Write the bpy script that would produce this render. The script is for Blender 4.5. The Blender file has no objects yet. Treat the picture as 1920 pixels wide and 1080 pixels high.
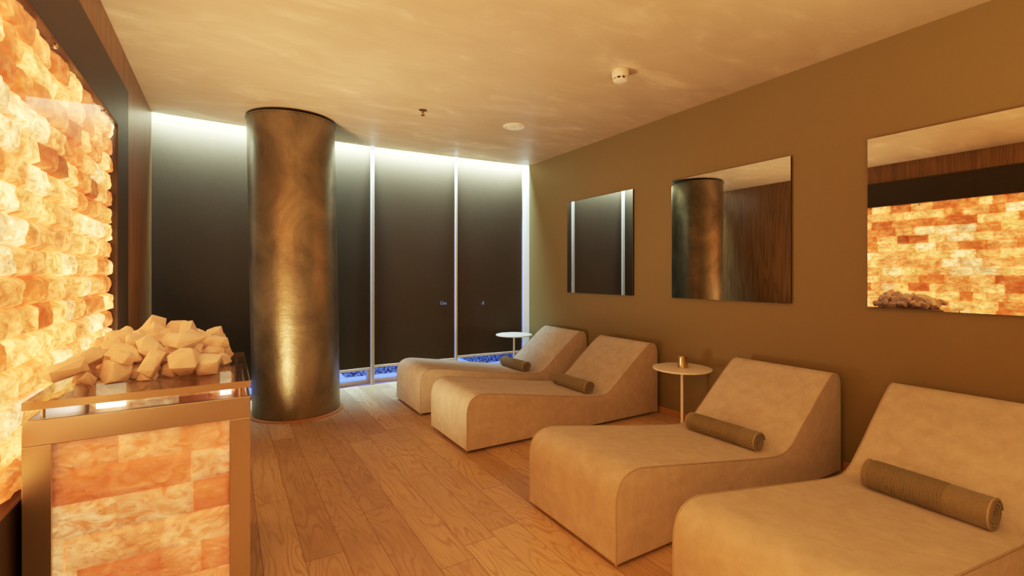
import bpy, bmesh, math, random
from mathutils import Vector, Quaternion, noise
SC = bpy.context.scene
COL = SC.collection
R = math.radians
V = Vector
SALT_E, BOX_E, LED_P, BLUE_P, ROOM_P, EXPO = 2.5, .66, 74, 230, 122, 0.32
ROOM2_P = 72
CURVE = [(0, 0), (.05, .041), (.1, .089), (.25, .24), (.5, .43), (1, .63), (2, .79), (4, .93), (6, 1.0), (10, 1.0)]

# ------------------------------------------------------------------ measures
HC = 1.35                       # eye height
XL, XR = -0.60, 3.655           # left and right wall faces
H = 2.88                        # ceiling
YREAR = -1.6                    # wall behind the viewpoint
BLIND = [(-0.68, 5.71), (0.44, 5.79), (1.54, 5.865), (2.64, 5.82), (3.70, 5.735)]
EDGE = [(-0.60, 5.575), (0.19, 5.62), (1.08, 5.715), (1.51, 5.727), (2.57, 5.68), (3.655, 5.60)]

# ------------------------------------------------------------------ node helpers
class NT:
    def __init__(s, name):
        s.m = bpy.data.materials.new(name); s.m.use_nodes = True
        s.t = s.m.node_tree; s.t.nodes.clear()
        s.out = s.t.nodes.new('ShaderNodeOutputMaterial')
    def n(s, typ, **kw):
        nd = s.t.nodes.new('ShaderNode' + typ)
        for k, v in kw.items():
            if k.startswith('_'): setattr(nd, k[1:], v)
        return nd
    def l(s, a, b): s.t.links.new(a, b)
    def set(s, sock, v):
        if hasattr(v, 'is_output'): s.l(v, sock)
        elif hasattr(v, 'outputs'): s.l(v.outputs[0], sock)
        elif isinstance(v, (tuple, list)) and len(v) == 3 and sock.type == 'RGBA': sock.default_value = (*v, 1)
        else: sock.default_value = v
    def math(s, op, a, b=None, c=None, clamp=False):
        nd = s.n('Math', _operation=op, _use_clamp=clamp)
        s.set(nd.inputs[0], a)
        if b is not None: s.set(nd.inputs[1], b)
        if c is not None: s.set(nd.inputs[2], c)
        return nd.outputs[0]
    def pos(s): return s.n('NewGeometry').outputs['Position']
    def obj(s): return s.n('TexCoord').outputs['Object']
    def scale(s, v, sc, loc=(0, 0, 0), rot=(0, 0, 0)):
        nd = s.n('Mapping'); s.l(v, nd.inputs[0]); nd.inputs['Scale'].default_value = sc
        nd.inputs['Location'].default_value = loc; nd.inputs['Rotation'].default_value = rot
        return nd.outputs[0]
    def noise(s, v, sc=5, det=3, rough=.5, dist=0, out=0):
        nd = s.n('TexNoise'); s.l(v, nd.inputs['Vector'])
        nd.inputs['Scale'].default_value = sc; nd.inputs['Detail'].default_value = det
        nd.inputs['Roughness'].default_value = rough; nd.inputs['Distortion'].default_value = dist
        return nd.outputs[out]
    def ramp(s, f, stops):
        nd = s.n('ValToRGB'); s.set(nd.inputs[0], f)
        e = nd.color_ramp.elements
        while len(e) < len(stops): e.new(.5)
        for el, (p, c) in zip(e, stops):
            el.position = p; el.color = (*c, 1) if len(c) == 3 else c
        return nd.outputs[0]
    def mix(s, f, a, b, mode='MIX'):
        nd = s.n('Mix', _data_type='RGBA', _blend_type=mode)
        s.set(nd.inputs[0], f); s.set(nd.inputs[6], a); s.set(nd.inputs[7], b)
        return nd.outputs[2]
    def remap(s, f, a, b, c, d):
        nd = s.n('MapRange'); s.set(nd.inputs[0], f)
        for i, v in enumerate((a, b, c, d)): nd.inputs[i + 1].default_value = v
        return nd.outputs[0]
    def bump(s, h, strength=.3, dist=.01, normal=None):
        nd = s.n('Bump'); s.set(nd.inputs['Height'], h)
        nd.inputs['Strength'].default_value = strength; nd.inputs['Distance'].default_value = dist
        if normal is not None: s.l(normal, nd.inputs['Normal'])
        return nd.outputs[0]
    def bsdf(s, color, rough=.5, metal=0, normal=None, spec=.5, **kw):
        p = s.n('BsdfPrincipled')
        s.set(p.inputs['Base Color'], color); s.set(p.inputs['Roughness'], rough)
        s.set(p.inputs['Metallic'], metal); s.set(p.inputs['Specular IOR Level'], spec)
        if normal is not None: s.l(normal, p.inputs['Normal'])
        for k, v in kw.items(): s.set(p.inputs[k.replace('_', ' ')], v)
        s.l(p.outputs[0], s.out.inputs[0])
        return p
    def attr(s, name, out='Color'):
        return s.n('Attribute', _attribute_name=name).outputs[out]

def simple(name, color, rough=.5, metal=0, spec=.5, var=.08, vs=30, bump=0):
    t = NT(name); p = t.obj(); nz = t.noise(p, vs, 3)
    c = t.mix(nz, tuple(x * (1 - var) for x in color), tuple(min(1, x * (1 + var)) for x in color))
    t.bsdf(c, rough, metal, t.bump(nz, bump, .002) if bump else None, spec)
    return t.m

# ------------------------------------------------------------------ materials
def mat_floor():
    t = NT('oak_planks'); p = t.pos()
    sx = t.n('SeparateXYZ'); t.l(p, sx.inputs[0]); x, y = sx.outputs[0], sx.outputs[1]
    u = t.math('DIVIDE', t.math('SUBTRACT', x, .145 - .174 * 10), .174)
    iu = t.math('FLOOR', u); fu = t.math('FRACT', u)
    wn = t.n('TexWhiteNoise', _noise_dimensions='1D'); t.l(iu, wn.inputs['W'])
    v = t.math('DIVIDE', t.math('ADD', y, t.math('MULTIPLY', wn.outputs[0], 3.7)), 1.9)
    iv = t.math('FLOOR', v); fv = t.math('FRACT', v)
    wn2 = t.n('TexWhiteNoise', _noise_dimensions='2D')
    cb = t.n('CombineXYZ'); t.l(iu, cb.inputs[0]); t.l(iv, cb.inputs[1]); t.l(cb.outputs[0], wn2.inputs['Vector'])
    rnd = wn2.outputs[0]
    off = t.n('CombineXYZ'); t.l(t.math('MULTIPLY', rnd, 17), off.inputs[0]); t.l(t.math('MULTIPLY', rnd, 31), off.inputs[1])
    q = t.n('VectorMath', _operation='ADD'); t.l(p, q.inputs[0]); t.l(off.outputs[0], q.inputs[1])
    fine = t.noise(t.scale(q.outputs[0], (70, 3.0, 1)), 1.0, 4, .65)
    # flowing cathedral rings: contour lines of a stretched noise
    big = t.noise(t.scale(q.outputs[0], (5.0, .85, 1)), 1.0, 2.5, .45, .25)
    rings = t.math('SINE', t.math('MULTIPLY', t.math('ADD', big, t.math('MULTIPLY', fine, .012)), 120))
    rings = t.math('POWER', t.math('MULTIPLY_ADD', rings, .5, .5), 2.2)
    blot = t.noise(t.scale(q.outputs[0], (3, 1.2, 1)), 1.6, 3)
    tone = t.math('ADD', t.math('MULTIPLY', rnd, .42), t.math('MULTIPLY', blot, .5))
    base = t.ramp(tone, [(.14, (.39, .272, .15)), (.5, (.57, .425, .25)), (.88, (.71, .55, .35))])
    c = t.mix(t.math('MULTIPLY', t.remap(rings, .25, 1, 0, 1), t.remap(blot, .35, .65, .16, .50)), base, (.29, .155, .06))
    c = t.mix(t.math('MULTIPLY', t.remap(fine, .5, .8, 0, 1), .38), c, (.17, .085, .03))
    eu = t.math('MINIMUM', fu, t.math('SUBTRACT', 1, fu))
    ev = t.math('MINIMUM', fv, t.math('SUBTRACT', 1, fv))
    seam = t.math('MAXIMUM', t.math('LESS_THAN', eu, .011), t.math('LESS_THAN', ev, .0011))
    c = t.mix(t.math('MULTIPLY', seam, .6), c, (.09, .042, .014))
    h = t.math('SUBTRACT', t.math('ADD', t.math('MULTIPLY', fine, .35), t.math('MULTIPLY', rings, .2)), seam)
    t.bsdf(c, t.remap(fine, .3, .8, .40, .52), 0, t.bump(h, .22, .002), .4)
    return t.m

def mat_ceiling():
    t = NT('polished_stucco'); p = t.pos()
    n1 = t.noise(t.scale(p, (1.1, 2.2, 1), rot=(0, 0, R(-22))), 1.3, 5, .58, .8)
    n2 = t.noise(t.scale(p, (1.2, 3.2, 1), rot=(0, 0, R(-24))), 1.25, 5, .58, 1.0)
    c = t.mix(t.remap(n1, .3, .7, 0, 1), (.46, .375, .28), (.545, .45, .345))
    c = t.mix(t.math('MULTIPLY', t.math('MULTIPLY', t.remap(n2, .50, .68, 0, 1), t.remap(n1, .42, .62, .12, 1)), .7), c, (.74, .635, .50))
    t.bsdf(c, t.remap(n2, .35, .7, .58, .40), 0, t.bump(n2, .14, .02), .42)
    return t.m

def mat_wall():
    t = NT('olive_brown_paint'); p = t.pos()
    n1 = t.noise(p, 1.1, 3); n2 = t.noise(p, 160, 2)
    c = t.mix(n1, (.188, .155, .070), (.216, .179, .082))
    t.bsdf(c, .62, 0, t.bump(n2, .12, .001), .3)
    return t.m

def mat_veneer(name, c0, c1, dark):
    t = NT(name); p = t.pos()
    big = t.noise(t.scale(p, (1, 4.2, .22)), 1.6, 2, .4, .2)
    rings = t.math('POWER', t.math('MULTIPLY_ADD', t.math('SINE', t.math('MULTIPLY', big, 70)), .5, .5), 2)
    fine = t.noise(t.scale(p, (1, 60, 1.6)), 1.5, 4, .65)
    c = t.mix(t.noise(t.scale(p, (1, 5, .3)), 1, 3), c0, c1)
    c = t.mix(t.math('MULTIPLY', rings, .42), c, dark)
    c = t.mix(t.math('MULTIPLY', t.remap(fine, .45, .75, 0, 1), .55), c, dark)
    sy = t.n('SeparateXYZ'); t.l(p, sy.inputs[0])
    fy = t.math('FRACT', t.math('DIVIDE', t.math('ADD', sy.outputs[1], 10.13), .42))
    seam = t.math('LESS_THAN', fy, .008)
    c = t.mix(t.math('MULTIPLY', seam, .7), c, (.02, .009, .003))
    t.bsdf(c, .38, 0, t.bump(fine, .15, .001), .45)
    return t.m

def mat_bronze():
    t = NT('dark_bronze_sheet'); p = t.pos()
    n = t.noise(t.scale(p, (1, 2, 2)), 2.5, 4)
    c = t.mix(n, (.040, .027, .014), (.062, .043, .024))
    t.bsdf(c, .5, .25, t.bump(t.noise(p, 220, 2), .05, .0006), .5)
    return t.m

def mat_column():
    t = NT('patinated_leather_wrap'); p = t.obj()
    n1 = t.noise(t.scale(p, (1, 1, .8)), 2.2, 5, .62, .6)
    n2 = t.noise(t.scale(p, (2.2, 2.2, 1.3)), 3.2, 6, .66, 2.2)
    n3 = t.noise(t.scale(p, (6, 6, 1.0)), 6, 4, .6)
    ang = t.noise(t.scale(p, (4, 4, 9)), 2.6, 6, .62, 1.2)
    c = t.mix(t.remap(n1, .3, .7, 0, 1), (.13, .108, .065), (.36, .30, .19))
    c = t.mix(t.math('MULTIPLY', t.remap(n2, .6, .74, 0, 1), .28), c, (.40, .28, .125))
    c = t.mix(t.math('MULTIPLY', t.remap(n3, .55, .8, 0, 1), .2), c, (.08, .04, .015))
    rough = t.remap(n2, .3, .75, .40, .31)
    h = t.math('ADD', t.math('MULTIPLY', ang, .8), t.math('MULTIPLY', n2, .6))
    t.bsdf(c, rough, .75, t.bump(h, .15, .016), .5)
    return t.m

def mat_blind():
    t = NT('screen_fabric'); p = t.pos()
    w1 = t.noise(t.scale(p, (260, 1, 12)), 1, 1); w2 = t.noise(t.scale(p, (14, 1, 260)), 1, 1)
    weave = t.math('MULTIPLY', t.math('ADD', w1, w2), .5)
    sc_ = t.noise(t.scale(p, (3.4, 1, 1.6), rot=(0, R(28), 0)), 2.6, 6, .68, 2.5)
    scuff = t.math('MULTIPLY', t.remap(sc_, .70, .78, 0, 1), t.remap(t.noise(p, 1.7, 2), .5, .62, 0, 1))
    c = t.mix(weave, (.036, .022, .010), (.062, .040, .021))
    c = t.mix(t.math('MULTIPLY', scuff, .4), c, (.30, .23, .15))
    t.bsdf(c, .8, 0, t.bump(weave, .2, .001), .15)
    return t.m

def mat_suede():
    t = NT('beige_nubuck'); p = t.obj()
    n1 = t.noise(p, 14, 6, .66, .4); n2 = t.noise(p, 3.2, 3); n3 = t.noise(p, 260, 2)
    m = t.math('ADD', t.math('MULTIPLY', n1, .7), t.math('MULTIPLY', n2, .3))
    c = t.ramp(m, [(.32, (.425, .385, .315)), (.5, (.505, .462, .385)), (.68, (.59, .545, .465))])
    wr = t.noise(t.scale(p, (9, 2.2, 6)), 1.6, 3, .5, .4)
    h = t.math('ADD', t.math('MULTIPLY', n3, .25), t.math('MULTIPLY', wr, .9))
    t.bsdf(c, .68, 0, t.bump(h, .10, .01), .3, Sheen_Weight=.25, Sheen_Roughness=.5)
    return t.m

def mat_towel(name):
    t = NT(name); p = t.obj()
    n1 = t.noise(p, 180, 3, .6); n2 = t.noise(p, 22, 3)
    c = t.mix(n1, (.150, .140, .078), (.315, .298, .19))
    c = t.mix(t.math('MULTIPLY', n2, .35), c, (.16, .145, .08))
    t.bsdf(c, .95, 0, t.bump(n1, .9, .004), .1, Sheen_Weight=.3)
    return t.m

def mat_steel(name, col, rough):
    t = NT(name); p = t.obj()
    b = t.noise(t.scale(p, (3, 3, 420)), 1, 2); c = t.noise(p, 6, 2)
    t.bsdf(t.mix(c, tuple(x * .96 for x in col), col), rough, 1, None)
    return t.m

def mat_mirror():
    t = NT('mirror_silver'); p = t.obj()
    t.bsdf(t.mix(t.noise(p, 1, 1), (.64, .625, .59), (.65, .635, .60)), .0, 1)
    return t.m

def mat_glass(name, tint=(1, 1, 1), ior=1.35, rough=0.0, graze=1.0):
    t = NT(name)
    tr = t.n('BsdfTransparent'); tr.inputs[0].default_value = (*tint, 1)
    gl = t.n('BsdfGlossy'); gl.inputs['Roughness'].default_value = rough
    lw = t.n('LayerWeight'); lw.inputs[0].default_value = .5
    f0 = ((ior - 1) / (ior + 1)) ** 2
    fr = t.math('MULTIPLY_ADD', t.math('POWER', lw.outputs['Facing'], 5), graze * (1 - f0), f0)
    mx = t.n('MixShader'); t.l(fr, mx.inputs[0]); t.l(tr.outputs[0], mx.inputs[1]); t.l(gl.outputs[0], mx.inputs[2])
    t.l(mx.outputs[0], t.out.inputs[0])
    return t.m

def mat_salt(name, emit, flat=False, seed=0):
    """translucent backlit rock salt: per-brick tint in the 'tint' attribute"""
    t = NT(name); p = t.pos(); tint = t.attr('tint')
    lum = t.attr('glow', 'Fac')
    ve = t.noise(t.scale(p, (5, 5, 9), loc=(seed, 0, 0), rot=(R(24), R(16), 0)), 1.7, 7, .68, 1.2)
    cl = t.noise(t.scale(p, (4, 4, 5), loc=(seed, 3, 0)), 2.6, 4, .55, .5)
    sp = t.noise(t.scale(p, (1, 1, 1.6)), 46, 3, .6)
    spm = t.math('MULTIPLY', t.remap(sp, .62, .72, 0, 1), t.remap(t.noise(p, 6, 2), .50, .60, 0, 1))
    c = t.mix(t.remap(cl, .42, .70, 0, .35), tint, (1.0, .48, .14), 'MIX')
    c = t.mix(t.math('MULTIPLY', t.remap(ve, .54, .64, 0, 1), .7), c, (.80, .15, .025))
    c = t.mix(t.math('MULTIPLY', t.remap(ve, .42, .30, 0, 1), .4), c, (1.0, .62, .22))
    c = t.mix(t.math('MULTIPLY', spm, .75), c, (.16, .05, .012))
    k = t.math('MULTIPLY', t.remap(cl, .3, .72, .45, 1.32), t.math('MULTIPLY', lum, emit))
    rg = t.noise(t.scale(p, (1, 1, 1.7), loc=(0, seed, 0), rot=(R(-20), R(12), R(9))), 13, 6, .62, 1.5)
    k = t.math('MULTIPLY', k, t.remap(rg, .32, .66, .52, 1.28))
    c = t.mix(t.remap(rg, .52, .34, 0, .45), c, (.85, .22, .04))
    h = t.math('ADD', t.math('MULTIPLY', t.noise(p, 40, 4, .6), .5), t.math('MULTIPLY', ve, .8))
    t.bsdf(t.mix(.5, c, (.85, .6, .4)), .5, 0, t.bump(h, .45, .012), .4, Emission_Color=c, Emission_Strength=k)
    return t.m

def mat_rock():
    t = NT('pale_salt_chunk'); p = t.obj(); g = t.pos()
    oi = t.n('ObjectInfo').outputs['Random']
    n = t.noise(t.scale(g, (1, 1, 1)), 26, 4, .6, .6)
    c = t.mix(t.remap(n, .3, .7, 0, 1), (.86, .76, .74), (.97, .92, .92))
    c = t.mix(t.math('MULTIPLY', oi, .5), c, (.90, .70, .62))
    t.bsdf(c, .42, 0, t.bump(t.noise(g, 60, 4, .65), .35, .006), .45,
           Subsurface_Weight=.35, Subsurface_Radius=(.03, .016, .008), Subsurface_Scale=.6)
    return t.m

def mat_emit(name, col, k):
    t = NT(name); p = t.obj()
    e = t.n('Emission'); t.l(t.mix(t.noise(p, 20, 2), tuple(x * .96 for x in col), col), e.inputs[0]); e.inputs[1].default_value = k
    t.l(e.outputs[0], t.out.inputs[0])
    return t.m

def mat_gravel():
    t = NT('gravel'); p = t.pos()
    v = t.n('TexVoronoi'); t.l(p, v.inputs['Vector']); v.inputs['Scale'].default_value = 26
    c = t.mix(t.remap(v.outputs['Distance'], .1, .6, 0, 1), (.62, .62, .64), (.02, .02, .022))
    t.bsdf(c, .8, 0, t.bump(v.outputs['Distance'], .8, .03), .3)
    return t.m

M = dict(
    floor=mat_floor(), ceil=mat_ceiling(), wall=mat_wall(), bronze=mat_bronze(), column=mat_column(), blind=mat_blind(),
    veneer=mat_veneer('walnut_veneer', (.29, .15, .055), (.40, .22, .09), (.10, .044, .015)),
    base=mat_veneer('oak_skirting', (.40, .22, .09), (.46, .26, .11), (.26, .13, .05)),
    suede=mat_suede(), towel=mat_towel('olive_terry'), steel=mat_steel('brushed_steel', (.62, .60, .57), .32),
    mirror=mat_mirror(), glass=mat_glass('clear_glass', graze=.25), topglass=mat_glass('smoked_glass', (.62, .53, .43), 1.5, .02),
    glassedge=simple('glass_edge', (.50, .43, .34), .25, .4), salt=mat_salt('backlit_salt', SALT_E), kiosk=mat_salt('box_salt', BOX_E, seed=4),
    rock=mat_rock(), taupe=simple('taupe_paint', (.26, .22, .17), .6), trim=mat_steel('bronzed_steel', (.30, .21, .13), .35), white=simple('white_lacquer', (.90, .86, .80), .35), offwhite=simple('white_plastic', (.82, .77, .70), .4),
    alu=simple('pale_aluminium', (.64, .57, .48), .42, .1), welt=simple('welt', (.42, .365, .28), .7), black=simple('black_plinth', (.012, .010, .008), .8),
    dark=simple('dark_gap', (.03, .024, .018), .6), mirrorback=simple('mirror_edge', (.035, .026, .015), .3, .3),
    brass=mat_steel('satin_brass', (.66, .50, .27), .3), hem=simple('towel_hem', (.42, .36, .25), .9, 0, .1),
    wax=simple('wax', (.8, .7, .5), .5), jamb=simple('white_jamb', (.62, .60, .56), .5),
    liner=simple('white_liner', (.78, .74, .68), .35), tray=simple('tray_steel', (.62, .60, .56), .3, .6), crumb=simple('dark_grit', (.04, .03, .02), .8),
    slab=simple('pale_paving', (.72, .72, .74), .7), gravel=mat_gravel(), copper=mat_steel('copper', (.45, .24, .12), .3),
    ring=simple('oak_ring', (.46, .25, .095), .5), speck=mat_emit('painted_sign_glow', (.45, .58, 1.0), .45),
)

# ------------------------------------------------------------------ mesh helpers
def link(name, bm, mat, parent=None, smooth=None, bevel=0, segs=2):
    me = bpy.data.meshes.new(name)
    bmesh.ops.recalc_face_normals(bm, faces=bm.faces[:])
    if bevel:
        ed = [e for e in bm.edges if len(e.link_faces) == 2 and e.calc_face_angle(0) > R(50)]
        bmesh.ops.bevel(bm, geom=ed, offset=bevel, segments=segs, profile=.5, affect='EDGES', clamp_overlap=True)
    bm.to_mesh(me); bm.free()
    if smooth is not None:
        for p in me.polygons: p.use_smooth = True
        me.set_sharp_from_angle(angle=R(smooth))
    if mat: me.materials.append(mat)
    o = bpy.data.objects.new(name, me); COL.objects.link(o)
    if parent: o.parent = parent
    return o
def box(bm, x0, x1, y0, y1, z0, z1):
    v = [bm.verts.new(c) for c in ((x0, y0, z0), (x1, y0, z0), (x1, y1, z0), (x0, y1, z0), (x0, y0, z1), (x1, y0, z1), (x1, y1, z1), (x0, y1, z1))]
    for f in ((0, 3, 2, 1), (4, 5, 6, 7), (0, 1, 5, 4), (1, 2, 6, 5), (2, 3, 7, 6), (3, 0, 4, 7)): bm.faces.new([v[i] for i in f])
def boxes(*bs):
    bm = bmesh.new()
    for b in bs: box(bm, *b)
    return bm
def lathe(prof, n=48, caps=True):
    bm = bmesh.new(); rings = []
    for r, z in prof:
        rings.append([bm.verts.new((r * math.cos(2 * math.pi * i / n), r * math.sin(2 * math.pi * i / n), z)) for i in range(n)])
    for a, b in zip(rings, rings[1:]):
        for i in range(n): bm.faces.new((a[i], a[(i + 1) % n], b[(i + 1) % n], b[i]))
    if caps: bm.faces.new(rings[0][::-1]); bm.faces.new(rings[-1])
    return bm
def prism(poly, z0, z1):
    bm = bmesh.new()
    a = [bm.verts.new((x, y, z0)) for x, y in poly]; b = [bm.verts.new((x, y, z1)) for x, y in poly]
    bm.faces.new(a[::-1]); bm.faces.new(b)
    n = len(poly)
    for i in range(n): bm.faces.new((a[i], a[(i + 1) % n], b[(i + 1) % n], b[i]))
    return bm
def tube(pts, r, n=8):
    bm = bmesh.new(); rings = []
    for i, p in enumerate(pts):
        d = (pts[min(i + 1, len(pts) - 1)] - pts[max(i - 1, 0)]).normalized()
        up = V((0, 1, 0)) if abs(d.y) < .9 else V((1, 0, 0))
        a = d.cross(up).normalized(); b = d.cross(a)
        rings.append([bm.verts.new(p + r * (math.cos(2 * math.pi * k / n) * a + math.sin(2 * math.pi * k / n) * b)) for k in range(n)])
    for p, q in zip(rings, rings[1:]):
        for k in range(n): bm.faces.new((p[k], p[(k + 1) % n], q[(k + 1) % n], q[k]))
    bm.faces.new(rings[0][::-1]); bm.faces.new(rings[-1])
    return bm
def empty(name, loc, label, cat, group=None, rz=0):
    o = bpy.data.objects.new(name, None); COL.objects.link(o); o.location = loc; o.rotation_euler = (0, 0, rz)
    return tag(o, label, cat, group)
def tag(o, label, cat, group=None, kind=None):
    o['label'] = label; o['category'] = cat
    if group: o['group'] = group
    if kind: o['kind'] = kind
    return o
def struct(o): o['kind'] = 'structure'; return o
def catmull(P, n=8):
    out = []
    for i in range(len(P) - 1):
        p0, p1, p2, p3 = V(P[max(i - 1, 0)]), V(P[i]), V(P[i + 1]), V(P[min(i + 2, len(P) - 1)])
        for k in range(n):
            t = k / n
            out.append(.5 * ((2 * p1) + (p2 - p0) * t + (2 * p0 - 5 * p1 + 4 * p2 - p3) * t * t + (3 * p1 - p0 - 3 * p2 + p3) * t ** 3))
    out.append(V(P[-1])); return out

# ------------------------------------------------------------------ the room
PX0, PX1, PZ0, PZ1 = -0.9, 3.88, .59, 2.31       # salt panel opening: y range, z range
struct(link('floor', boxes((-1.0, 3.80, YREAR - .1, 5.93, -.06, 0)), M['floor']))
bm = prism([(-.75, YREAR - .1), (3.80, YREAR - .1), (3.80, 5.60)] + EDGE[::-1] + [(-.75, 5.57)], H, H + .05)
struct(link('ceiling', bm, M['ceil']))
struct(link('wall_left', boxes((-.86, XL, YREAR, PX0, 0, H), (-.86, XL, PX1, 5.56, 0, H), (-.86, XL, PX0, PX1, PZ1, H), (-.86, XL, PX0, PX1, 0, PZ0)), M['veneer']))
struct(link('wall_right', boxes((XR, XR + .12, YREAR, 5.60, 0, H)), M['wall']))
struct(link('wall_rear', boxes((-.86, 3.80, YREAR - .1, YREAR, 0, H)), M['taupe']))
struct(link('baseboard_right', boxes((XR - .014, XR, YREAR, 5.58, 0, .062)), M['base'], bevel=.003))
# light trough above the blinds (the ceiling stops short of the facade)
up = [(x, y + .10) for x, y in BLIND]
bm = prism([(-.86, 5.57)] + EDGE + [(3.80, 5.60), (3.80, 5.95), (-.86, 5.95)], H + .16, H + .20)
struct(link('trim_1', bm, M['jamb']))
bm = bmesh.new()
for (a, b) in zip(EDGE, EDGE[1:]):
    v = [bm.verts.new(c) for c in ((a[0], a[1] - .004, H + .05), (b[0], b[1] - .004, H + .05), (b[0], b[1] - .004, H + .16), (a[0], a[1] - .004, H + .16))]
    bm.faces.new(v)
struct(link('trim_2', bm, M['jamb']))
struct(link('trim_3', boxes((XR, XR + .12, 5.60, 5.83, 0, H + .16)), M['jamb']))
struct(link('trim_4', boxes((-.86, -.69, 5.56, 5.95, 0, H + .16)), M['jamb']))

# facade: glazing, mullions, roller blinds
names = ['black-brown roller blind left of the dark column, its right part hidden by it',
         'black-brown roller blind directly right of the dark column, partly hidden by it',
         'black-brown roller blind in the middle, between the two full-height pale strips',
         'black-brown roller blind at the right corner, beside the white jamb and side table']
for i in range(4):
    a, b = V(BLIND[i]), V(BLIND[i + 1]); d = (b - a).normalized(); n = V((-d.y, d.x)); L = (b - a).length
    ang = math.atan2(d.y, d.x)
    def place(o):
        o.location = (a.x, a.y, 0); o.rotation_euler = (0, 0, ang); return o
    # frame + pane behind (structure)
    fr = struct(place(link('window_%d' % (i + 1), boxes((.0, L, .085, .135, 0, .05), (0, L, .085, .135, H, H + .06), (0, .04, .085, .135, .05, H), (L - .04, L, .085, .135, .05, H)), M['alu'])))
    link('pane', boxes((.04, L - .04, .106, .114, .05, H)), M['glass'], fr)
    g0, g1 = (.022, L - .022)
    if i == 3: g1 = L - .066
    if i == 0: g0 = .03
    zb = (.215, .215, .235, .262)[i]
    rb = empty('roller_blind', (a.x, a.y, 0), names[i], 'roller blind', 'dark roller blinds along the glass wall', ang)
    nx, nz = 24, 40
    bm = bmesh.new(); gr = []
    for r in range(nz + 1):
        row = []
        for c in range(nx + 1):
            x = g0 + (g1 - g0) * c / nx; z = zb + (H + .10 - zb) * r / nz
            w = .0035 * noise.noise(V((x * 1.6 + 7 * i, z * .8, 3.1))) + .0015 * noise.noise(V((x * 5 + 7 * i, z * 2.2, 1.1)))
            row.append(bm.verts.new((x, .03 + w, z)))
        gr.append(row)
    for r in range(nz):
        for c in range(nx): bm.faces.new((gr[r][c], gr[r][c + 1], gr[r + 1][c + 1], gr[r + 1][c]))
    link('fabric', bm, M['blind'], rb, smooth=60)
    link('bottom_rail', boxes((g0, g1, .018, .042, zb - .03, zb)), M['alu'], rb, bevel=.004)
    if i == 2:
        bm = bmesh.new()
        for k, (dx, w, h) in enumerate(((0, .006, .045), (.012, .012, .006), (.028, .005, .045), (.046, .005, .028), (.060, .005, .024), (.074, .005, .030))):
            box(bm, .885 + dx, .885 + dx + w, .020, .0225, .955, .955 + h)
        link('light_mark', bm, M['speck'], rb)  # glowing bars on the opaque cloth, painted outside sign light showing through
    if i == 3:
        link('light_mark', boxes((.385, .391, .020, .0225, .95, .975), (.398, .403, .020, .0225, .935, .99), (.372, .378, .020, .0225, .94, .955)), M['speck'], rb)  # same painted light: emissive bars for the sign light behind the blind
    if i:
        mw = (1, 1, .82, .55)[i]
        bm = boxes((-.026 * mw, -.003, -.006, .085, 0, H + .12), (.003, .024 * mw, .000, .085, 0, H + .12), (-.004, .004, .012, .085, 0, H + .12))
        struct(place(link('trim_%d' % (i + 4), bm, M['alu'], bevel=.003)))

# outside, seen under the blinds
struct(link('ground', boxes((-3, 7, 5.93, 12, -.20, -.14)), M['slab']))
struct(link('trim_9', boxes((-3, 7, 5.93, 6.55, -.14, -.02)), M['slab']))
struct(link('trim_10', boxes((.55, 1.36, 6.55, 7.25, -.14, -.018)), M['slab']))
struct(link('trim_11', boxes((2.60, 3.28, 6.55, 7.25, -.14, -.018)), M['slab']))
bm = bmesh.new(); gr = []
random.seed(8)
for r in range(29):
    gr.append([bm.verts.new((-2.5 + 9 * c / 170, 6.555 + 1.5 * r / 28, -.055 + .028 * noise.noise(V((c * .9, r * .9, 0))))) for c in range(171)])
for r in range(28):
    for c in range(170): bm.faces.new((gr[r][c], gr[r][c + 1], gr[r + 1][c + 1], gr[r + 1][c]))
tag(link('gravel', bm, M['gravel']), 'dark speckled gravel bed outside, lit blue, seen under the blinds', 'gravel', kind='stuff')
struct(link('wall_outside', boxes((-3, 7, 8.2, 8.3, -.2, 1.0)), M['slab']))

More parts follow.
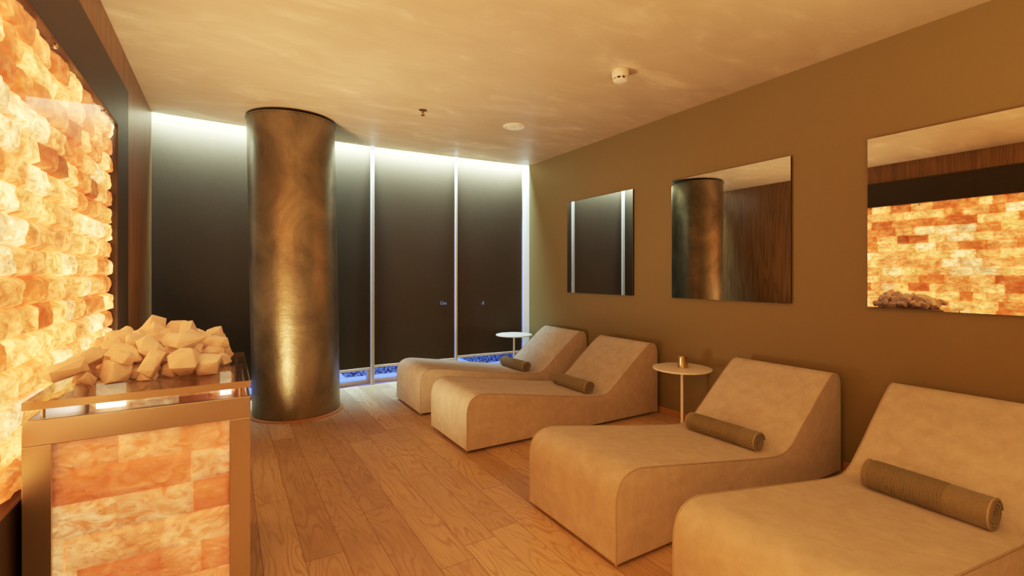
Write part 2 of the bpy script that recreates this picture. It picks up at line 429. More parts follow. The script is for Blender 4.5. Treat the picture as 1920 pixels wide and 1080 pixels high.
# ------------------------------------------------------------------ salt brick wall
PAL = [((1.0, .46, .115), 1.0, 24), ((1.0, .60, .21), 1.25, 13), ((1.0, .34, .085), .74, 22), ((.95, .20, .035), .54, 20),
       ((.75, .12, .02), .42, 9), ((.90, .56, .22), .82, 9), ((.5, .08, .012), .28, 4)]
def pick(rng):
    k = rng.uniform(0, 100)
    for c, g, w in PAL:
        k -= w
        if k <= 0: break
    j = rng.uniform(.92, 1.06)
    return tuple(min(1, x * rng.uniform(.95, 1.03)) for x in c), g * j
def brick_field(name, mat, parent, axis, u0, u1, z0, z1, base, out, bl, bh, depth, rough, rng, nu=14, nz=8, glowf=None, soft=1.0):
    """one mesh of coursed bricks; axis 'x': faces +X at x=base, u runs along Y; axis 'y': faces -Y, u runs along X"""
    verts, faces, tint, glow = [], [], [], []
    nrow = max(1, round((z1 - z0) / bh)); rh = (z1 - z0) / nrow
    for r in range(nrow):
        u = u0 - rng.uniform(.15, .85) * bl
        while u < u1 - .004:
            w = bl * rng.choice((.55, .8, .95, 1.0, 1.05, 1.15))
            a, b = max(u, u0), min(u + w, u1); u += w
            if b - a < .012: continue
            col, g = pick(rng)
            if axis == 'y': col = (col[0], col[1] * .78 + .12, col[2] * .8 + .095)
            dp = depth * rng.uniform(.60, 1.15); tilt = rng.uniform(-.26, .26); tz = rng.uniform(-.12, .12)
            s0 = rng.uniform(0, 100); st = len(verts); sl = rng.uniform(-1, 1)
            for j in range(nz + 1):
                for i in range(nu + 1):
                    p, q = i / nu, j / nz
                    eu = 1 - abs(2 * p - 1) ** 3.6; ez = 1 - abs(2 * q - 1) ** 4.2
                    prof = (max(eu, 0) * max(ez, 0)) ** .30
                    uu, zz = a + (b - a) * p, z0 + rh * (r + q)
                    nn = noise.noise(V((uu * 16, zz * 22, s0))) * rough + noise.noise(V((uu * 45, zz * 45, s0))) * rough * .4
                    hgt = dp * (soft * prof + (1 - soft) * (prof > 0)) * (1 + tilt * (2 * p - 1) + tz * (2 * q - 1)) + nn * prof
                    hgt = min(hgt, .041)
                    ju = .004 * noise.noise(V((s0, zz * 20, 5))) if 0 < i < nu else 0
                    c = base + out * hgt
                    verts.append((c, uu + ju, zz) if axis == 'x' else (uu + ju, c, zz))
                    tg = (.82 + .18 * prof ** 1.3) if axis == 'x' else 1; tint.append((col[0], col[1] * tg, col[2] * tg, 1)); gg = g * ((.60 + .44 * prof ** 1.3) if soft > .6 else (.70 + .30 * prof)) * (1 + .30 * sl * (2 * p - 1) + .15 * nn / max(rough, 1e-4))  # relief shading painted in: panel bricks glow dimmer and redder towards crevices
                    glow.append(gg * (glowf(uu, zz) if glowf else 1))
            for j in range(nz):
                for i in range(nu):
                    k = st + j * (nu + 1) + i
                    f = (k, k + 1, k + nu + 2, k + nu + 1)
                    faces.append(f if (axis == 'x') == (out > 0) else f)
    me = bpy.data.meshes.new(name); me.from_pydata(verts, [], faces); me.update()
    at = me.color_attributes.new('tint', 'FLOAT_COLOR', 'POINT'); at.data.foreach_set('color', [x for c in tint for x in c])
    ga = me.attributes.new('glow', 'FLOAT', 'POINT'); ga.data.foreach_set('value', glow)
    for p in me.polygons: p.use_smooth = True
    me.materials.append(mat)
    o = bpy.data.objects.new(name, me); COL.objects.link(o); o.parent = parent
    return o

panel = empty('salt_brick_panel', (0, 0, 0), 'backlit wall panel of glowing orange and cream salt bricks in a dark bronze frame', 'salt wall')
rng = random.Random(21)
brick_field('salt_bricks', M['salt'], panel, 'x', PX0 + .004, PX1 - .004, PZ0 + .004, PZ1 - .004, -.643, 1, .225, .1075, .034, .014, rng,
            glowf=lambda u, z: (1 + 1.9 * min(1, max(0, (1.45 - u) / .6))) * (1 + .35 * max(0, (z - 2.0) / .31) + .12 * max(0, (.9 - z) / .3)))  # extra glow added to unseen bricks beside and behind the viewpoint, fills the room
link('backing', boxes((-.80, -.66, PX0 + .003, PX1 - .003, PZ0 + .003, PZ1 - .003)), M['liner'], panel)
F0, F1, FT = -1.2, 4.26, 2.635
link('bronze_frame', boxes((XL + .001, XL + .010, F0, F1, PZ1, FT), (XL + .001, XL + .010, PX1, F1, PZ0, PZ1), (XL + .001, XL + .010, F0, PX0, PZ0, PZ1), (XL + .001, XL + .010, F0, F1, .004, PZ0)), M['bronze'], panel, bevel=.001)
link('inner_trim', boxes((-.655, XL + .011, PX0, PX1, PZ1 - .008, PZ1 - .001), (-.655, XL + .011, PX1 - .010, PX1 - .001, PZ0, PZ1 - .008), (-.655, XL + .013, PX0, PX1 - .010, PZ0 + .001, PZ0 + .010)), M['bronze'], panel, bevel=.0015)
link('glass_pane', boxes((-.600, -.596, PX0 + .002, PX1 - .012, PZ0 + .012, PZ1 - .014)), M['glass'], panel)
for y, z in ((3.50, 2.275), (3.66, .98), (2.6, 2.275), (2.3, .64)):
    c = link('glass_clamp', lathe([(.006, 0), (.011, 0), (.011, .008), (.007, .011)], 16), M['steel'], panel, smooth=40)
    c.location = (-.596, y, z); c.rotation_euler = (0, R(90), 0)

# ------------------------------------------------------------------ salt box with glass shelf
BX0, BX1, BY0, BY1, BT = -.572, .083, 2.15, 2.96, .868
kx = empty('salt_lamp_box', ((BX0 + BX1) / 2, (BY0 + BY1) / 2, 0), 'brushed steel framed box of lit salt bricks under a glass top with salt chunks', 'salt box')
def kpart(name, bm, m, **kw):
    o = link(name, bm, m, kx, **kw); o.location = (-kx.location.x, -kx.location.y, 0); return o
kpart('steel_frame', boxes((BX0, BX1, BY0, BY0 + .018, BT - .084, BT), (BX0, BX0 + .073, BY0, BY0 + .018, .10, BT - .084), (BX1 - .072, BX1, BY0, BY0 + .018, .10, BT - .084), (BX0, BX1, BY0, BY0 + .018, 0, .10),
      (BX0, BX1, BY1 - .018, BY1, 0, BT), (BX0, BX0 + .012, BY0 + .018, BY1 - .018, 0, BT), (BX1 - .012, BX1, BY0 + .018, BY1 - .018, BT - .06, BT), (BX1 - .012, BX1, BY0 + .018, BY1 - .018, 0, .10),
      (BX1 - .012, BX1, BY0 + .018, BY0 + .09, .10, BT - .06), (BX1 - .012, BX1, BY1 - .09, BY1 - .018, .10, BT - .06)), M['steel'], bevel=.002)
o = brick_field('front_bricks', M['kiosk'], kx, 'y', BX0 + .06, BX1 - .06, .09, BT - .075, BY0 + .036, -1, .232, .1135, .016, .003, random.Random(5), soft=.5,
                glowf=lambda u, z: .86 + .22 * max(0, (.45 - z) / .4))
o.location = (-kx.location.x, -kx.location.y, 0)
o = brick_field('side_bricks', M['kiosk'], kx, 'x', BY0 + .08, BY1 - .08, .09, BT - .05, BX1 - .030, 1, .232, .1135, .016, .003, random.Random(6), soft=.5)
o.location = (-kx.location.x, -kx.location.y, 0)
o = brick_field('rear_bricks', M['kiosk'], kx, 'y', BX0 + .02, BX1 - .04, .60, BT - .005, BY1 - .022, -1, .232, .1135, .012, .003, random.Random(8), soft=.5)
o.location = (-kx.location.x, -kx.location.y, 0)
kpart('inner_tray', boxes((BX0 + .02, BX1 - .04, BY0 + .05, BY1 - .04, .700, .706)), M['tray'])
kpart('tray_plate', boxes((BX0 + .17, BX1 - .15, BY0 + .20, BY1 - .25, .707, .713)), M['liner'])
rr = random.Random(3)
for k in range(14):
    x, y, s = BX0 + .19 + .30 * k / 13, rr.uniform(BY0 + .24, BY1 - .3), rr.uniform(.005, .014)
    bm = lathe([(s * .6, 0), (s, s * .3), (s * .5, s * .8)], 6)
    for v in bm.verts: v.co = (x + v.co.x * rr.uniform(.8, 1.5), y + v.co.y * rr.uniform(.6, 1.1), .713 + v.co.z)
    kpart('grit', bm, M['crumb'])
bl = mat_emit('box_light', (1.0, .86, .66), 3.0)
for x0, x1 in ((BX0 + .05, BX0 + .16), (BX1 - .11, BX1 - .06)):
    kpart('light_strip', boxes((x0, x1, BY1 - .05, BY1 - .044, .72, .84)), bl, bevel=.002)
for x, y in ((BX0 + .045, BY0 + .03), (BX1 - .035, BY0 + .03), (BX0 + .045, BY1 - .03), (BX1 - .035, BY1 - .03)):
    c = link('standoff', lathe([(.006, BT), (.006, .902)], 14), M['steel'], kx, smooth=40); c.location = (x - kx.location.x, y - kx.location.y, 0)
gs = kpart('glass_top', boxes((BX0, BX1, BY0, BY1, .904, .930)), M['topglass'])
gs.data.materials.append(M['glassedge'])
for p in gs.data.polygons:
    if abs(p.normal.z) < .5: p.material_index = 1

# heap of salt chunks (each one a thing), settled poses
ROCKS = [(0, 0.0509, (-0.1751, -0.0423, 0.0163), (0.32, -0.074, -0.008, 0.944)), (1, 0.1134, (0.1474, 0.1329, 0.039), (0.551, -0.166, 0.089, 0.813)), (2, 0.0717, (-0.2026, -0.2398, 0.0259), (0.785, -0.282, 0.2, -0.513)), (3, 0.1068, (-0.0331, 0.1664, 0.084), (0.22, 0.307, -0.85, 0.368)), (4, 0.067, (-0.1888, 0.0506, 0.0199), (0.637, 0.061, -0.026, 0.768)), (5, 0.0885, (-0.1813, 0.213, 0.0266), (0.629, 0.018, 0.006, 0.777)), (6, 0.1129, (0.0227, 0.2027, 0.045), (0.4, 0.046, 0.261, 0.878)), (7, 0.0955, (-0.0456, -0.1846, 0.0289), (0.974, 0.092, 0.043, 0.2)), (8, 0.0462, (0.061, -0.1181, 0.0192), (0.361, 0.181, 0.06, 0.913)), (9, 0.1178, (-0.1395, 0.0224, 0.0462), (0.202, -0.358, -0.91, -0.049)), (10, 0.0819, (0.1062, -0.0904, 0.0377), (0.888, -0.077, 0.293, 0.346)), (11, 0.0655, (-0.125, 0.1366, 0.0197), (0.722, -0.07, 0.006, 0.688)), (12, 0.0494, (-0.0207, -0.2505, 0.0136), (0.676, 0.736, 0.012, -0.033)), (13, 0.1032, (0.1872, -0.2299, 0.0348), (0.612, 0.069, 0.103, -0.781)), (14, 0.085, (0.2352, 0.0671, 0.0288), (0.497, 0.615, 0.482, 0.378)), (0, 0.0869, (-0.1474, -0.1195, 0.0321), (0.742, 0.629, -0.125, -0.197)), (1, 0.0461, (-0.1699, 0.1071, 0.0137), (0.655, 0.038, 0.043, -0.754)), (2, 0.117, (-0.0237, -0.0584, 0.0423), (0.839, -0.339, -0.15, 0.398)), (3, 0.0999, (-0.1192, -0.2412, 0.0374), (0.926, -0.035, 0.2, 0.319)), (4, 0.0688, (0.072, 0.0448, 0.0218), (0.046, -0.492, 0.869, -0.015)), (5, 0.051, (-0.0072, -0.2277, 0.0435), (0.789, 0.463, 0.397, -0.077)), (7, 0.075, (0.1764, -0.1406, 0.0259), (0.832, -0.536, 0.068, -0.125)), (8, 0.1175, (-0.1872, 0.2948, 0.0776), (0.088, 0.232, -0.968, 0.035)), (9, 0.0574, (-0.1886, -0.1477, 0.0271), (0.54, -0.752, 0.33, -0.184)), (10, 0.0808, (0.111, 0.2658, 0.0397), (0.303, -0.295, -0.794, 0.436)), (11, 0.0987, (0.0442, -0.132, 0.0751), (0.923, 0.281, -0.253, -0.067)), (12, 0.1164, (0.1662, 0.0481, 0.0627), (0.721, -0.297, -0.625, -0.044)), (13, 0.0692, (0.0592, -0.2133, 0.0246), (0.415, 0.115, 0.108, -0.896)), (14, 0.1038, (0.2332, -0.0329, 0.0484), (0.353, -0.737, 0.532, -0.22)), (1, 0.1112, (0.099, -0.2759, 0.0662), (0.3, -0.569, -0.641, -0.419)), (4, 0.0626, (0.1074, 0.2038, 0.0646), (0.173, 0.604, 0.767, 0.128)), (5, 0.1061, (-0.0936, -0.1843, 0.1034), (0.944, -0.169, 0.155, -0.236)), (6, 0.0479, (0.0702, 0.2438, 0.0184), (0.567, -0.596, 0.395, -0.409)), (7, 0.1055, (-0.2385, 0.1726, 0.0656), (0.575, 0.542, -0.352, -0.502)), (8, 0.0857, (0.1133, -0.1833, 0.0613), (0.896, 0.025, -0.275, 0.347)), (9, 0.0897, (0.0186, 0.0842, 0.0214), (0.001, 0.568, -0.823, 0.017)), (10, 0.0528, (-0.0489, 0.035, 0.0232), (0.16, -0.55, -0.819, -0.033)), (11, 0.0757, (0.1694, -0.0684, 0.0509), (0.494, -0.07, -0.46, -0.735)), (12, 0.0999, (0.0857, -0.0407, 0.0959), (0.311, -0.936, -0.1, -0.13)), (13, 0.0791, (0.0915, 0.2374, 0.0967), (0.803, -0.438, 0.025, 0.402)), (14, 0.0643, (-0.0809, 0.0931, 0.0238), (0.178, -0.411, -0.889, -0.1)), (0, 0.1073, (-0.1484, 0.2, 0.0891), (0.311, 0.213, -0.178, 0.909)), (1, 0.0968, (-0.2434, -0.0342, 0.0478), (0.335, 0.446, -0.825, -0.085)), (2, 0.0803, (-0.0061, -0.2664, 0.0681), (0.308, -0.448, 0.721, 0.429)), (4, 0.0941, (0.2237, 0.1435, 0.0696), (0.331, -0.407, -0.486, -0.699)), (5, 0.0998, (-0.081, -0.0584, 0.0924), (0.792, -0.099, -0.247, -0.549)), (6, 0.0847, (-0.1832, -0.0316, 0.0733), (0.692, 0.18, 0.172, 0.677)), (7, 0.0532, (-0.2288, -0.176, 0.0223), (0.447, -0.207, 0.192, 0.849)), (8, 0.1078, (-0.0913, 0.0998, 0.0972), (0.294, -0.175, -0.5, 0.795)), (9, 0.1008, (-0.1303, 0.005, 0.1065), (0.933, 0.041, 0.171, 0.315)), (10, 0.0658, (0.1511, -0.0175, 0.0595), (0.124, 0.374, 0.457, -0.797)), (11, 0.0473, (-0.0518, -0.0014, 0.0523), (0.345, -0.555, 0.713, -0.255)), (12, 0.0703, (-0.0232, 0.0324, 0.0686), (0.915, -0.327, 0.216, -0.095)), (14, 0.0674, (0.1007, 0.015, 0.0377), (0.809, 0.103, 0.535, -0.22)), (0, 0.0522, (0.0506, 0.0403, 0.0558), (0.664, 0.356, 0.336, 0.565)), (1, 0.1112, (-0.0095, -0.1794, 0.1135), (0.463, 0.325, -0.818, -0.103)), (2, 0.0901, (0.2101, 0.2622, 0.0474), (0.108, 0.087, 0.835, 0.533)), (5, 0.0705, (0.0593, 0.1042, 0.0601), (0.023, -0.121, 0.992, 0.012)), (8, 0.0477, (-0.1206, -0.0678, 0.0183), (0.116, 0.281, -0.675, -0.672)), (10, 0.0792, (-0.0398, 0.2675, 0.0346), (0.327, -0.017, 0.714, -0.618)), (12, 0.0697, (-0.1249, -0.0246, 0.1518), (0.049, -0.118, -0.743, -0.657)), (13, 0.0955, (-0.0051, 0.2601, 0.1101), (0.735, -0.674, 0.052, -0.055)), (14, 0.101, (0.1018, 0.1338, 0.1008), (0.297, 0.871, -0.391, 0.016)), (0, 0.1093, (-0.2291, -0.1631, 0.0792), (0.131, 0.951, 0.061, 0.273)), (1, 0.057, (-0.013, 0.0889, 0.0629), (0.377, 0.241, -0.805, -0.389)), (2, 0.0787, (-0.0835, 0.2405, 0.1169), (0.309, -0.747, -0.278, 0.519)), (5, 0.0639, (-0.1445, 0.0661, 0.1305), (0.425, 0.004, 0.892, 0.152)), (7, 0.0694, (-0.0789, -0.1168, 0.1447), (0.675, 0.192, 0.041, 0.711)), (8, 0.0738, (0.0505, -0.0857, 0.1298), (0.868, 0.195, -0.261, 0.375)), (9, 0.0535, (-0.2315, 0.0897, 0.0158), (0.003, 0.056, -0.679, -0.732)), (10, 0.0684, (0.0339, 0.0631, 0.0986), (0.276, -0.91, -0.296, -0.086)), (11, 0.0662, (-0.0143, -0.0155, 0.0937), (0.505, 0.106, -0.352, -0.781)), (12, 0.0721, (0.1409, 0.184, 0.1129), (0.615, 0.529, 0.582, 0.054)), (13, 0.0602, (-0.1596, 0.2636, 0.1429), (0.198, -0.891, -0.005, -0.408)), (14, 0.1153, (-0.2543, -0.2702, 0.069), (0.037, -0.961, -0.232, -0.144)), (0, 0.0994, (0.0954, 0.0467, 0.1395), (0.345, 0.672, 0.138, 0.64)), (6, 0.0548, (-0.0201, 0.0681, 0.1093), (0.194, 0.246, -0.331, -0.89)), (7, 0.0696, (0.2014, 0.121, 0.1305), (0.103, -0.106, 0.544, 0.826)), (8, 0.0785, (-0.1427, -0.0974, 0.1199), (0.409, 0.88, 0.059, 0.234)), (9, 0.0721, (-0.0082, -0.0731, 0.134), (0.271, 0.192, -0.728, -0.6)), (10, 0.0559, (0.0412, 0.0105, 0.116), (0.607, 0.249, 0.06, 0.752)), (11, 0.0864, (-0.0235, 0.1023, 0.1567), (0.52, -0.327, 0.137, -0.777)), (12, 0.0925, (0.2098, -0.0594, 0.1098), (0.057, -0.877, 0.474, -0.058)), (13, 0.0925, (-0.0491, 0.1857, 0.1735), (0.857, 0.449, 0.241, 0.082)), (0, 0.0649, (0.2009, -0.1191, 0.0722), (0.233, -0.04, -0.291, -0.927)), (3, 0.0522, (0.1722, 0.2097, 0.0459), (0.258, -0.886, -0.343, -0.172)), (4, 0.066, (0.0297, 0.1127, 0.1096), (0.947, -0.215, -0.072, 0.226)), (8, 0.1006, (0.0481, 0.1941, 0.1499), (0.188, 0.095, -0.184, -0.96)), (9, 0.0802, (-0.0904, 0.3015, 0.0536), (0.13, 0.169, -0.671, -0.71)), (10, 0.0659, (-0.0947, -0.2536, 0.0988), (0.036, 0.405, 0.741, 0.535)), (11, 0.0526, (-0.1881, 0.1017, 0.0534), (0.451, -0.285, -0.623, -0.572)), (14, 0.0873, (-0.0594, 0.0186, 0.1385), (0.037, -0.259, 0.448, -0.855)), (0, 0.0502, (-0.0554, -0.0303, 0.1395), (0.065, -0.344, -0.223, -0.91)), (5, 0.0651, (0.1362, -0.1349, 0.0849), (0.797, 0.195, -0.458, -0.342)), (8, 0.0548, (0.0152, 0.0481, 0.149), (0.543, -0.461, -0.176, 0.68)), (12, 0.067, (-0.1842, 0.0853, 0.1464), (0.424, -0.684, 0.378, -0.458)), (13, 0.064, (0.2349, -0.1846, 0.0419), (0.19, 0.543, -0.206, 0.791)), (14, 0.0888, (-0.1988, 0.1281, 0.114), (0.909, 0.397, 0.032, 0.123)), (4, 0.1124, (0.0998, -0.1595, 0.1376), (0.929, 0.176, 0.031, 0.325))]
def rock_mesh(seed):
    rng = random.Random(seed)
    sx, sy, sz = [(1.25, .85, .62), (1.0, .85, .75), (1.4, .8, .7), (.95, .95, .9), (1.15, .95, .55)][seed % 5]
    bm = bmesh.new()
    for i in range(8):
        p = V((((i & 1) * 2 - 1) * rng.uniform(.45, 1), ((i >> 1 & 1) * 2 - 1) * rng.uniform(.45, 1), ((i >> 2 & 1) * 2 - 1) * rng.uniform(.45, 1)))
        bm.verts.new((p.x * sx * .5, p.y * sy * .5, p.z * sz * .5))
    for i in range(7):
        v = V((rng.gauss(0, 1), rng.gauss(0, 1), rng.gauss(0, 1))).normalized()
        bm.verts.new((v.x * sx * .6, v.y * sy * .6, v.z * sz * .6))
    bmesh.ops.convex_hull(bm, input=bm.verts[:])
    bmesh.ops.delete(bm, geom=[v for v in bm.verts if not v.link_faces], context='VERTS')
    bmesh.ops.dissolve_limit(bm, angle_limit=R(12), verts=bm.verts[:], edges=bm.edges[:])
    bmesh.ops.recalc_face_normals(bm, faces=bm.faces[:])
    bmesh.ops.bevel(bm, geom=bm.edges[:], offset=.022, segments=2, profile=.6, affect='EDGES', clamp_overlap=True)
    me = bpy.data.meshes.new('salt_chunk'); bm.to_mesh(me); bm.free()
    for p in me.polygons: p.use_smooth = True
    me.set_sharp_from_angle(angle=R(38))
    me.materials.append(M['rock']); return me
rms = [rock_mesh(i) for i in range(15)]
HX, HY = -.250, 2.615
for m, s, l, q in ROCKS:
    o = bpy.data.objects.new('salt_chunk', rms[m]); COL.objects.link(o)
    o.rotation_mode = 'QUATERNION'; o.rotation_quaternion = Quaternion(q).normalized(); o.scale = (s, s, s)
    o.location = (HX + l[0], HY + l[1], .9306 + l[2])
    tag(o, 'pale pink salt chunk in the heap on the glass top of the salt box', 'salt rock', 'salt chunks heaped on the glass top')

# ------------------------------------------------------------------ column
col = empty('round_column', (.585, 5.152, 0), 'tall round column wrapped in dark brown patinated leather near the blinds', 'column')
# the sleeve leans very slightly
bm = lathe([(.392, .014), (.398, .02), (.398, 2.838), (.410, 2.840), (.410, 2.850), (.392, 2.850)], 128)
for v in bm.verts:
    k = (v.co.z - 1.4) / 1.45
    v.co.x -= .024 * k; v.co.y += .014 * k
link('sleeve', bm, M['column'], col, smooth=40)
bm = lathe([(.40, 0), (.428, 0), (.428, .012), (.420, .017), (.40, .017)], 128)
for v in bm.verts: v.co.x += .023; v.co.y -= .013
link('base_ring', bm, M['ring'], col, smooth=40)
link('core', lathe([(.30, 2.850), (.30, H)], 48), M['dark'], col, smooth=40)

# ------------------------------------------------------------------ loungers
PROF = [(0, .02), (0, .17), (0, .300), (.010, .358), (.036, .402), (.080, .428), (.135, .437), (.20, .431), (.40, .400), (.70, .353), (1.0, .306), (1.20, .277),
        (1.30, .268), (1.375, .274), (1.445, .303), (1.535, .372), (1.65, .466), (1.80, .588), (1.90, .662), (1.945, .686), (1.985, .688), (2.022, .668), (2.040, .628), (2.046, .56), (2.048, .30), (2.048, .02)]
W = .725
def lounger_meshes():
    pts = catmull(PROF, 5)
    n = len(pts)
    bm = bmesh.new()
    ny = 10
    rows = []
    for j in range(ny + 1):
        y = W * j / ny
        rows.append([bm.verts.new((p.x, y, p.y)) for p in pts])
    for j in range(ny):
        for i in range(n - 1): bm.faces.new((rows[j][i], rows[j][i + 1], rows[j + 1][i + 1], rows[j + 1][i]))
        bm.faces.new((rows[j][n - 1], rows[j][0], rows[j + 1][0], rows[j + 1][n - 1]))
    bm.faces.new(rows[0][::-1]); bm.faces.new(rows[ny])
    bmesh.ops.recalc_face_normals(bm, faces=bm.faces[:])
    ed = [e for e in bm.edges if len(e.link_faces) == 2 and e.calc_face_angle(0) > R(70)]
    bmesh.ops.bevel(bm, geom=ed, offset=.011, segments=3, profile=.5, affect='EDGES', clamp_overlap=True)
    body = link('upholstery', bm, M['suede'], None, smooth=35)
    welts = []
    for y in (.004, W - .004):
        w = link('welt', tube([V((p.x + (.002 if p.x < .02 else (-.002 if p.x > 2.03 else 0)), y, p.y - .0012)) for p in pts], .0042, 6), M['welt'], None, smooth=60); welts.append(w)
    pl = link('plinth', boxes((.05, 2.0, .05, W - .05, 0, .026)), M['black'])
    return [body] + welts + [pl]
parts = lounger_meshes()
LS = [((1.583, 4.322), 'beige suede lounger at the window end, farthest from the viewer'),
      ((1.545, 3.222), 'beige suede lounger second from the window, left of the table with the brass cup'),
      ((1.522, 1.606), 'beige suede lounger just right of the table with the brass cup'),
      ((1.519, .562), 'beige suede lounger nearest the viewer, cut off by the right picture edge')]
first = True
for (x, y), lab in LS:
    root = empty('lounger', (x, y, 0), lab, 'lounger', 'beige loungers in a row along the mirror wall')
    for p in parts:
        o = p if first else p.copy()
        if not first: COL.objects.link(o)
        o.parent = root
    first = False

# ------------------------------------------------------------------ rolled towels
def towel(name, L, r, ribs, seed, loc, rz, label, squash=.93, turns=4.3):
    rng = random.Random(seed); th = r / turns * .93
    sec = []                                   # spiral centre line, inner to outer
    N = 150
    for i in range(N + 1):
        f = i / N; a = 2 * math.pi * turns * f - math.pi * .62
        rad = th * .35 + (r - th * .5 - th * .35) * f
        rad *= 1 + .04 * noise.noise(V((math.cos(a) * 2, math.sin(a) * 2, seed + f * 2)))
        sec.append(V((math.cos(-a) * rad, math.sin(-a) * rad * squash)))
    def outline():
        outer, inner = [], []
        for i, p in enumerate(sec):
            d = (sec[min(i + 1, N)] - sec[max(i - 1, 0)]).normalized(); n = V((-d.y, d.x))
            if n.dot(p) < 0: n = -n
            k = .29 if i < N - 3 else .29 * (N - i) / 4 + .1
            outer.append((p + n * th * k, i)); inner.append((p - n * th * k, i))
        return outer + inner[::-1]
    ol = outline(); n = len(ol)
    NL = int(L / .0021); bm = bmesh.new(); rings = []
    for j in range(NL + 1):
        y = L * j / NL
        e = min(y, L - y)
        ring = []
        for k, (p, i) in enumerate(ol):
            q = p.copy(); lst = i / N
            isout = k <= N and lst > 1 - 1.02 / turns
            if isout:
                s = 1.0
                if ribs and L - y > .030 and L - y < L * ribs: s += .055 * math.sin(2 * math.pi * y / .0125)
                s += .020 * noise.noise(V((q.x * 60, y * 30, seed))) + .025 * noise.noise(V((q.x * 9, y * 6, seed)))
                if e < .008: s -= .05 * (1 - e / .008)
                q = q * s
            yy = y + (.010 * (lst - .8) * (1 if y > L / 2 else -1) if e < .03 else 0) + .004 * noise.noise(V((lst * 9, seed, 0)))
            ring.append(bm.verts.new((q.x, yy - L / 2, q.y)))
        rings.append(ring)
    for a, b in zip(rings, rings[1:]):
        for k in range(n): bm.faces.new((a[k], a[(k + 1) % n], b[(k + 1) % n], b[k]))
    for rg in (rings[0], rings[-1]):
        for k in range(n // 2 - 1): bm.faces.new((rg[k], rg[k + 1], rg[n - 2 - k], rg[n - 1 - k]))
    o = link(name, bm, M['towel'], None, smooth=50)
    zmin = min(v.co.z for v in o.data.vertices)
    o.location = (loc[0], loc[1], loc[2] - zmin); o.rotation_euler = (0, 0, rz)
    tag(o, label, 'towel', 'rolled olive towels on the loungers')
    # lighter hem along both rims of the outer turn
    for y in (-L / 2 + .004, L / 2 - .004):
        pp = [V((p.x * 1.0, y, p.y * 1.0)) for p, i in ol[:N + 1] if i / N > 1 - 1.0 / turns]
        link('hem', tube(pp[::2], .0035, 6), M['hem'], o, smooth=60)
    return o
def seat_z(x):
    P = PROF
    for a, b in zip(P, P[1:]):
        if a[0] <= x <= b[0] and b[0] > a[0] and x < 1.95 and a[1] > .2: return a[1] + (b[1] - a[1]) * (x - a[0]) / (b[0] - a[0])
    return .3
TW = [(0, .47, .068, 0, 1.262, .335, 2, 'plain rolled olive-brown towel on the lounger nearest the window'),
      (1, .49, .069, 0, 1.265, .335, 0, 'plain rolled olive-brown towel on the second lounger from the window'),
      (2, .50, .068, .78, 1.262, .345, 0, 'rolled olive-brown towel with fine ribs, on the lounger right of the side table'),
      (3, .485, .082, .68, 1.27, .340, -4, 'large ribbed rolled olive-brown towel on the nearest lounger')]
for li, L, r, ribs, lx, ly, rz, lab in TW:
    (x, y), _ = LS[li]
    zt = max(seat_z(lx - r * .25), seat_z(lx), seat_z(lx + r * .25))
    towel('rolled_towel', L, r, ribs, 3 + li * 5, (x + lx, y + ly, zt - .001), R(rz), lab)

# ------------------------------------------------------------------ side tables
def side_table(loc, label):
    t = empty('side_table', (*loc, 0), label, 'side table', 'white round side tables')
    return t
tt = lathe([(.0, .532), (.236, .532), (.243, .535), (.245, .541), (.243, .546), (.236, .548), (0, .548)], 64, caps=False)
bmesh.ops.remove_doubles(tt, verts=tt.verts[:], dist=1e-6)
tparts = [link('table_top', tt, M['white'], None, smooth=40),
          link('stem', lathe([(.0125, .010), (.0125, .532)], 24), M['white'], None, smooth=40),
          link('foot_plate', lathe([(.13, 0), (.15, 0), (.15, .006), (.145, .010), (.02, .010)], 48), M['white'], None, smooth=40)]
for k, ((x, y), lab) in enumerate((((3.375, 2.755), 'white round side table carrying the brass cup, between the two lounger pairs'),
                                   ((3.32, 5.46), 'white round side table with an empty top, by the window corner'))):
    t = side_table((x, y), lab)
    for p in tparts:
        o = p if k == 0 else p.copy()
        if k: COL.objects.link(o)
        o.parent = t
cup = empty('brass_cup', (3.385, 2.757, .5482), 'small brass cylinder cup with a lid on the side table', 'cup')
link('cup_body', lathe([(.040, 0), (.0425, .002), (.0425, .088), (.040, .089)], 40), M['brass'], cup, smooth=40)
link('lid', lathe([(.037, .0885), (.037, .098), (.034, .101), (.006, .102)], 40), M['brass'], cup, smooth=40)
link('side_pin', boxes((-.047, -.042, -.008, .008, .080, .106)), M['brass'], cup, bevel=.0015)

# ------------------------------------------------------------------ mirrors
MS = [((3.589, 4.700), 'square frameless mirror nearest the window, reflecting the dark blinds'),
      ((1.974, 3.097), 'square frameless mirror in the middle, reflecting the column and wood wall'),
      ((.365, 1.470), 'square frameless mirror at the right, reflecting the glowing salt wall')]
for k, ((y0, y1), lab) in enumerate(MS):
    if k == 0:
        ps = [link('mirror_glass', boxes((-.004, 0, 0, 1.11, 0, 1.112)), M['mirror']), link('backing', boxes((.0005, .020, .003, 1.107, .003, 1.109)), M['mirrorback'])]
    t = empty('wall_mirror', (XR - .020, y0, 1.131), lab, 'mirror', 'square mirrors on the brown wall')
    for p in ps:
        o = p if k == 0 else p.copy()
        if k: COL.objects.link(o)
        o.parent = t

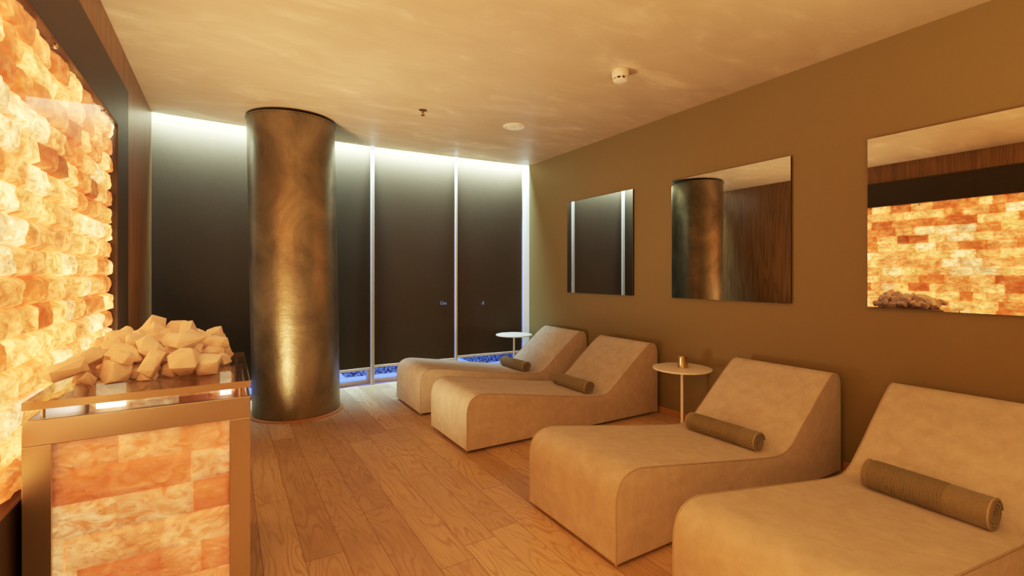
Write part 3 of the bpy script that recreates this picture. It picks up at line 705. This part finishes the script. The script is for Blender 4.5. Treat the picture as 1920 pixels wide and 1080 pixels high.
# ------------------------------------------------------------------ ceiling fittings
sm = empty('smoke_detector', (2.535, 2.633, H), 'white round smoke detector with slotted tip on the ceiling', 'smoke detector')
link('housing', lathe([(.061, 0), (.063, -.004), (.063, -.036), (.058, -.050), (.048, -.054)], 48), M['offwhite'], sm, smooth=40)
link('sensor_chamber', lathe([(.046, -.050), (.044, -.072)], 32), M['dark'], sm, smooth=40)
link('cap', lathe([(.052, -.070), (.051, -.078), (.034, -.084)], 40), M['offwhite'], sm, smooth=40)
for k in range(8):
    a = 2 * math.pi * k / 8 + .2
    f = link('fin', boxes((.042, .055, -.006, .006, -.072, -.051)), M['offwhite'], sm); f.rotation_euler = (0, 0, a)
sp = empty('sprinkler', (1.57, 4.214, H), 'small metal sprinkler head hanging from the ceiling', 'sprinkler')
link('rosette', lathe([(.0, -.002), (.030, -.004), (.040, 0)], 32, caps=False), M['copper'], sp, smooth=40)
link('stem', lathe([(.007, 0), (.007, -.020), (.0045, -.022), (.0045, -.046)], 16), M['copper'], sp, smooth=40)
link('deflector', lathe([(.004, -.044), (.018, -.046), (.018, -.049), (.004, -.049)], 24), M['copper'], sp, smooth=40)
for s in (-1, 1): link('frame_arm', tube([V((s * .006, 0, -.014)), V((s * .014, 0, -.028)), V((s * .004, 0, -.045))], .0022, 6), M['copper'], sp, smooth=60)
vt = empty('ceiling_disc', (2.545, 4.183, H), 'flat white round cover plate flush on the ceiling', 'ceiling vent')
link('outer_ring', lathe([(.086, -.002), (.090, -.010), (.108, -.007), (.115, 0)], 64, caps=False), M['offwhite'], vt, smooth=30)
link('cover', lathe([(.082, 0), (.082, -.008), (.078, -.010), (.004, -.011)], 64), M['offwhite'], vt, smooth=40)
link('pin', lathe([(.004, -.010), (.004, -.014)], 12), M['dark'], vt, smooth=40)

# ------------------------------------------------------------------ light
def area(name, loc, rot, sx, sy, col, power, spread=None):
    l = bpy.data.lights.new(name, 'AREA'); l.shape = 'RECTANGLE'; l.size = sx; l.size_y = sy; l.color = col; l.energy = power
    if spread: l.spread = spread
    o = bpy.data.objects.new(name, l); COL.objects.link(o); o.location = loc; o.rotation_mode = 'XYZ'; o.rotation_euler = rot
    return o
LED = (.62, .93, 1.0)
for i in range(4):                         # LED strips in the trough above the blinds
    a, b = V(BLIND[i]), V(BLIND[i + 1]); m = (a + b) / 2; d = b - a
    area('led_strip', (m.x, m.y - .097, H + .075), (R(45), 0, math.atan2(d.y, d.x)), d.length * .97, .03, LED, LED_P, R(140))
area('garden_light', (1.6, 6.9, 2.2), (0, 0, 0), 6, .8, (.15, .27, 1.0), BLUE_P)
area('added_floor_fill', (1.1, -.75, .25), (R(180), 0, 0), 1.4, .9, (1.0, .62, .27), ROOM_P, R(125))  # unseen fill light added behind the viewpoint to brighten ceiling and room
area('added_corner_fill', (-.28, 3.45, .2), V((1.7, .55, 2.6)).to_track_quat('-Z', 'Y').to_euler(), .45, .9, (1.0, .66, .35), ROOM2_P, R(130))  # added fill hidden behind the salt box, lifts ceiling and rear loungers
w = bpy.data.worlds.new('world'); SC.world = w; w.use_nodes = True
w.node_tree.nodes['Background'].inputs[0].default_value = (.02, .05, .25, 1); w.node_tree.nodes['Background'].inputs[1].default_value = .15

# ------------------------------------------------------------------ camera
FPX = 890.0
th = math.atan((960 - 424) / FPX)
cd = bpy.data.cameras.new('camera'); cam = bpy.data.objects.new('camera', cd); COL.objects.link(cam)
cd.sensor_fit = 'HORIZONTAL'; cd.sensor_width = 36; cd.lens = FPX / 1920 * 36
cd.shift_y = -25 / 1920; cd.clip_start = .02
cam.location = (0, 0, HC); cam.rotation_euler = (R(90), 0, -th)
SC.camera = cam
SC.view_settings.view_transform = 'Standard'
SC.view_settings.look = 'None'
SC.view_settings.exposure = EXPO
# soft highlight shoulder: the bright salt wall and the dim room both keep their tones
SC.view_settings.use_curve_mapping = True
cm = SC.view_settings.curve_mapping
cm.use_clip = False; cm.clip_max_x = 10; cm.clip_max_y = 1
cv = cm.curves[3]
CP = CURVE
while len(cv.points) > 2: cv.points.remove(cv.points[1])
cv.points[0].location = CP[0]; cv.points[1].location = CP[-1]
for p in CP[1:-1]: cv.points.new(*p)
cm.update()
SC.cycles.use_denoising = True
SC.cycles.max_bounces = 10; SC.cycles.diffuse_bounces = 5; SC.cycles.glossy_bounces = 5; SC.cycles.transparent_max_bounces = 12
SC.cycles.sample_clamp_indirect = 8.0
SC.cycles.caustics_reflective = False; SC.cycles.caustics_refractive = False
